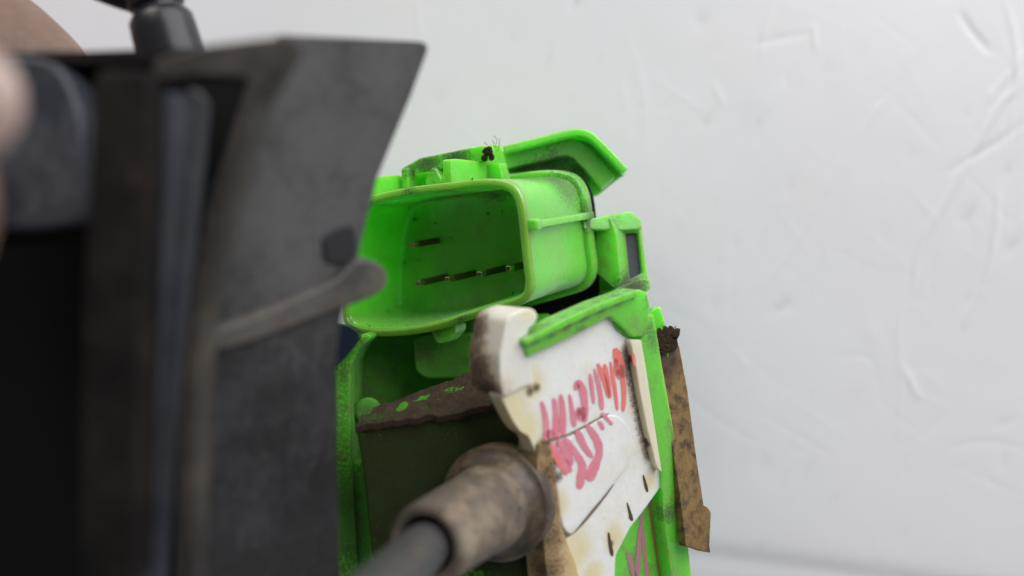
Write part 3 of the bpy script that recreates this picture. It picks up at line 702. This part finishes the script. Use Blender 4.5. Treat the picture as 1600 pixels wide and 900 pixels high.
# grommet: flange, boot, rod
G0, G1 = P(769, 789, 114), P(664, 853, 98)
GL = (G1 - G0).length
gr = lathe('grommet_flange', G0 - (G1 - G0).normalized() * 3, G1, [(0, .01), (0, 6.4), (.3, 6.75), (2.3, 6.75), (2.7, 6.5), (2.8, 6.1), (3.4, 5.4), (4.6, 4.9), (5.4, .01)], m_flange, root, 56)
lathe('grommet_boot', G0, G1, [(0, .01), (0, 5.0), (2, 4.9), (6, 4.65), (GL - 5, 4.4), (GL - 1, 4.2), (GL - .3, 4.05), (GL, 3.7), (GL, 3.2), (GL - .3, 2.95), (GL - 5, 2.9), (GL - 5, .01)], m_boot, gr, 56)
tube('control_rod', [P(690, 838, 106), P(664, 855, 98), P(610, 905, 86), P(540, 975, 72)], 2.45, m_rod, gr, 28)

# ---- black housing
hb = prism('black_housing', [(-120, 92), (60, 84), (300, 78), (440, 74), (452, 80), (425, 400), (400, 915), (-120, 915)], frontal(101), 4, m_void, root, 4, .6)
hb['label'] = 'dusty black plastic cover, nearest to the camera'
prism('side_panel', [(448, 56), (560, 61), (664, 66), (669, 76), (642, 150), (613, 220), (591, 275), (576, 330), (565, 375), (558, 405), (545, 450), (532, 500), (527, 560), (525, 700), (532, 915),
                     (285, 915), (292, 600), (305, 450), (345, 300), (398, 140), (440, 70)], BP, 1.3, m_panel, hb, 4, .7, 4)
prism('channel_edge', [(236, 96), (300, 72), (380, 62), (452, 54), (466, 62), (462, 78), (412, 160), (372, 300), (336, 450), (318, 600), (306, 915), (276, 915), (288, 600), (304, 450), (338, 300),
                       (388, 130), (380, 122), (300, 120), (240, 128)], frontal(77), 2.6, m_band, hb, 10, 1.1, 4)
lathe('channel_rib', P(270, 140, 80.5), P(222, 980, 80.5), [(0, .01), (0, 2.2), (.8, 3.0), (5, 2.9), (16, 2.3), (27, 1.9), (47, 1.6), (47, .01)], m_blue, hb, 36)
prism('outer_wall', [(146, 118), (160, 106), (225, 108), (238, 122), (240, 200), (228, 400), (218, 650), (212, 915), (118, 915), (126, 500), (136, 300), (142, 170)], frontal(75), 4, m_edge, hb, 14, 1.8, 5)
prism('top_bar', [(-120, 82), (120, 80), (300, 74), (302, 96), (120, 102), (-120, 106)], frontal(88), 10, m_edge, hb, 4, .7)
prism('round_boss', [(-120, 78), (50, 86), (86, 98), (110, 130), (126, 176), (131, 240), (130, 340), (122, 350), (60, 358), (-120, 366)], frontal(84), 12, m_boss, hb, 14, 1.8, 5)
prism('boss_ledge', [(-120, 362), (60, 354), (140, 344), (150, 362), (60, 372), (-120, 380)], frontal(86), 10, m_edge, hb, 4, .5)
prism('diagonal_rib', [(322, 528), (350, 514), (420, 486), (490, 456), (530, 436), (556, 408), (576, 405), (596, 413), (607, 428), (606, 448), (588, 462), (556, 476), (528, 484), (470, 506), (420, 526), (350, 548), (326, 544)],
      BP.off(1.1), 3.1, m_rib, hb, 12, 1.3, 5)
prism('side_shade_patch', [(503, 372), (528, 352), (556, 350), (560, 385), (556, 404), (540, 416), (508, 412)], BP.off(.25), .8, m_shade_patch, hb, 12, .3)  # thin raised dark patch standing in for shade beside the panel edge
prism('mounting_foot', [(340, 590), (505, 600), (508, 870), (330, 890)], frontal(107), 36, m_edge, hb, 6, 1.0, direction=Vector((-.215, 1, -.12)))
# ball socket on top
s0, s1 = P(272, 100, 108), P(240, -8, 108)
kb = lathe('ball_socket', s0, s1, [(0, .01), (0, 3.6), (3.5, 3.5), (5.0, 3.4), (5.6, 3.0), (5.8, 2.7), (6.3, 2.6), (6.6, 3.0), (7.4, 3.1), (7.9, 2.7), (8.1, 2.0), (11, 1.9), (11, .01)], m_glossblack, root, 40)
tube('socket_arm', [P(150, -22, 108), P(200, -4, 108), P(240, 2, 108), P(268, -6, 108)], 1.5, m_glossblack, kb, 14)
lathe('socket_skirt', P(276, 110, 108), P(252, 30, 108), [(0, .01), (0, 3.4), (5.2, 3.35), (5.4, 3.2), (5.4, .01)], m_edge, kb, 32)

# ---- loose crumbs stuck to the socket, joined
def crumbs():
    V = []; F = []
    def add(p, r):
        bm = bmesh.new(); bmesh.ops.create_icosphere(bm, subdivisions=1, radius=r)
        b = len(V)
        for v in bm.verts: V.append(p + v.co * random.uniform(.5, 1.35))
        for f in bm.faces: F.append(tuple(b + v.index for v in f.verts))
        bm.free()
    for x, y, t, r in [(575, 508, -.02, .16), (548, 500, 0, .12), (636, 509, 1, .15), (686, 506, .9, .17), (692, 504, .9, .17), (697, 507, .9, .13), (716, 501, .8, .15), (722, 498, .8, .18), (727, 503, .8, .14), (745, 493, .8, .15), (712, 505, .8, .12),
                       (606, 487, 6, .14), (612, 300, 0, .14), (641, 295, 0, .12), (666, 288, 0, .1), (700, 292, 0, .14), (678, 285, 0, .1), (748, 283, 0, .12), (738, 279, 0, .16), (735, 286, 0, .1),
                       (648, 343, 10.8, .22), (632, 411, 10.8, .16), (655, 407, 10.8, .13), (681, 349, 10.8, .14), (704, 372, 10.8, .1), (763, 333, 10.8, .15), (783, 331, 10.8, .13), (611, 376, 10.8, .12), (618, 480, 10.6, .14), (802, 456, 8, .12), (815, 462, .3, .12)]:
        for k in range(3):
            add(rimt(t).hit(x + random.uniform(-2.5, 2.5), y + random.uniform(-1.5, 1.5)), r * random.uniform(.35, .9))
    o = link('dirt_crumbs', V, F, m_dirt, shroud, smooth=False); o['kind'] = 'stuff'
crumbs()

# ------------------------------------------------------------------ the hand
sk = M('skin', (.17, .105, .078), .5, .4, sss=.35, radius=(3.0, 1.2, .7))
n1 = sk.noise(.12, 4, .6, 3); n2 = sk.noise(.9, 4, .6, 13)
sk.mix(sk.step(n1, .4, .65), (.26, .17, .13), .6).mix(sk.step(n2, .5, .7), (.24, .14, .095), .5)
sk.bump(n2, .12).bump(sk.noise(3.5, 3, .6, 5, (1, 1, .3)), .05); m_skin = sk.done()
m_nail = M('fingernail', (.46, .34, .29), .28, .5, sss=.3, radius=(2, 1, .8)).done()
def hand():
    pts = []; ed = []; rad = []
    def chain(root_i, seq):
        last = root_i
        for (x, y, z, r) in seq:
            pts.append(Vector((x, y, z))); rad.append(r); i = len(pts) - 1
            if last is not None: ed.append((last, i))
            last = i
        return last
    chain(None, [(-125, 98, -18, 20)])                                        # palm centre
    chain(0, [(-150, 96, -34, 19), (-190, 92, -60, 20)])                        # wrist, forearm
    chain(0, [(-100, 80, -14, 12), (-76, 70, -3, 10), (-56, 65, 3.5, 9.6), (-44, 63.5, 6, 10), (-39, 63.5, 7, 9.8), (-34.4, 63.5, 7.6, 6.8)])       # thumb
    chain(0, [(-112, 108, 18, 12), (-96, 118, 42, 9), (-76, 118, 37.5, 9), (-61, 118, 27, 9), (-50, 117, 18, 7.5)])
    chain(0, [(-114, 112, 2, 12), (-98, 128, 14, 9), (-76, 130, 8, 8.2), (-60, 128, 2, 7.8), (-46, 124, -4, 7)])
    chain(0, [(-116, 112, -14, 12), (-98, 128, -8, 9), (-78, 130, -14, 8), (-62, 128, -18, 7.4), (-50, 124, -22, 6.6)])
    chain(0, [(-122, 112, -30, 11), (-102, 126, -30, 8), (-84, 129, -36, 7), (-70, 127, -38, 6.4), (-60, 124, -40, 5.8)])
    base = Vector((-125, 98, -18))
    me = bpy.data.meshes.new('hand'); me.from_pydata([tuple((p - base) * MM) for p in pts], ed, [])
    o = bpy.data.objects.new('hand', me); COL.objects.link(o); o.location = base * MM
    s = o.modifiers.new('skin', 'SKIN'); s.use_smooth_shade = True
    for i, sv in enumerate(me.skin_vertices[0].data):
        sv.radius = (rad[i] * MM, rad[i] * MM); sv.use_root = (i == 0)
    sub = o.modifiers.new('sub', 'SUBSURF'); sub.levels = 3; sub.render_levels = 3
    me.materials.append(m_skin)
    o['label'] = 'hand holding the black housing, thumb tip in front and finger behind its top edge'
    o['category'] = 'hand'
    return o
hd = hand()
nl = clump('fingernail', Vector((-33.4, 57.4, 10.6)), 4.4, m_nail, hd, 3, .01, (1.2, .42, .95))
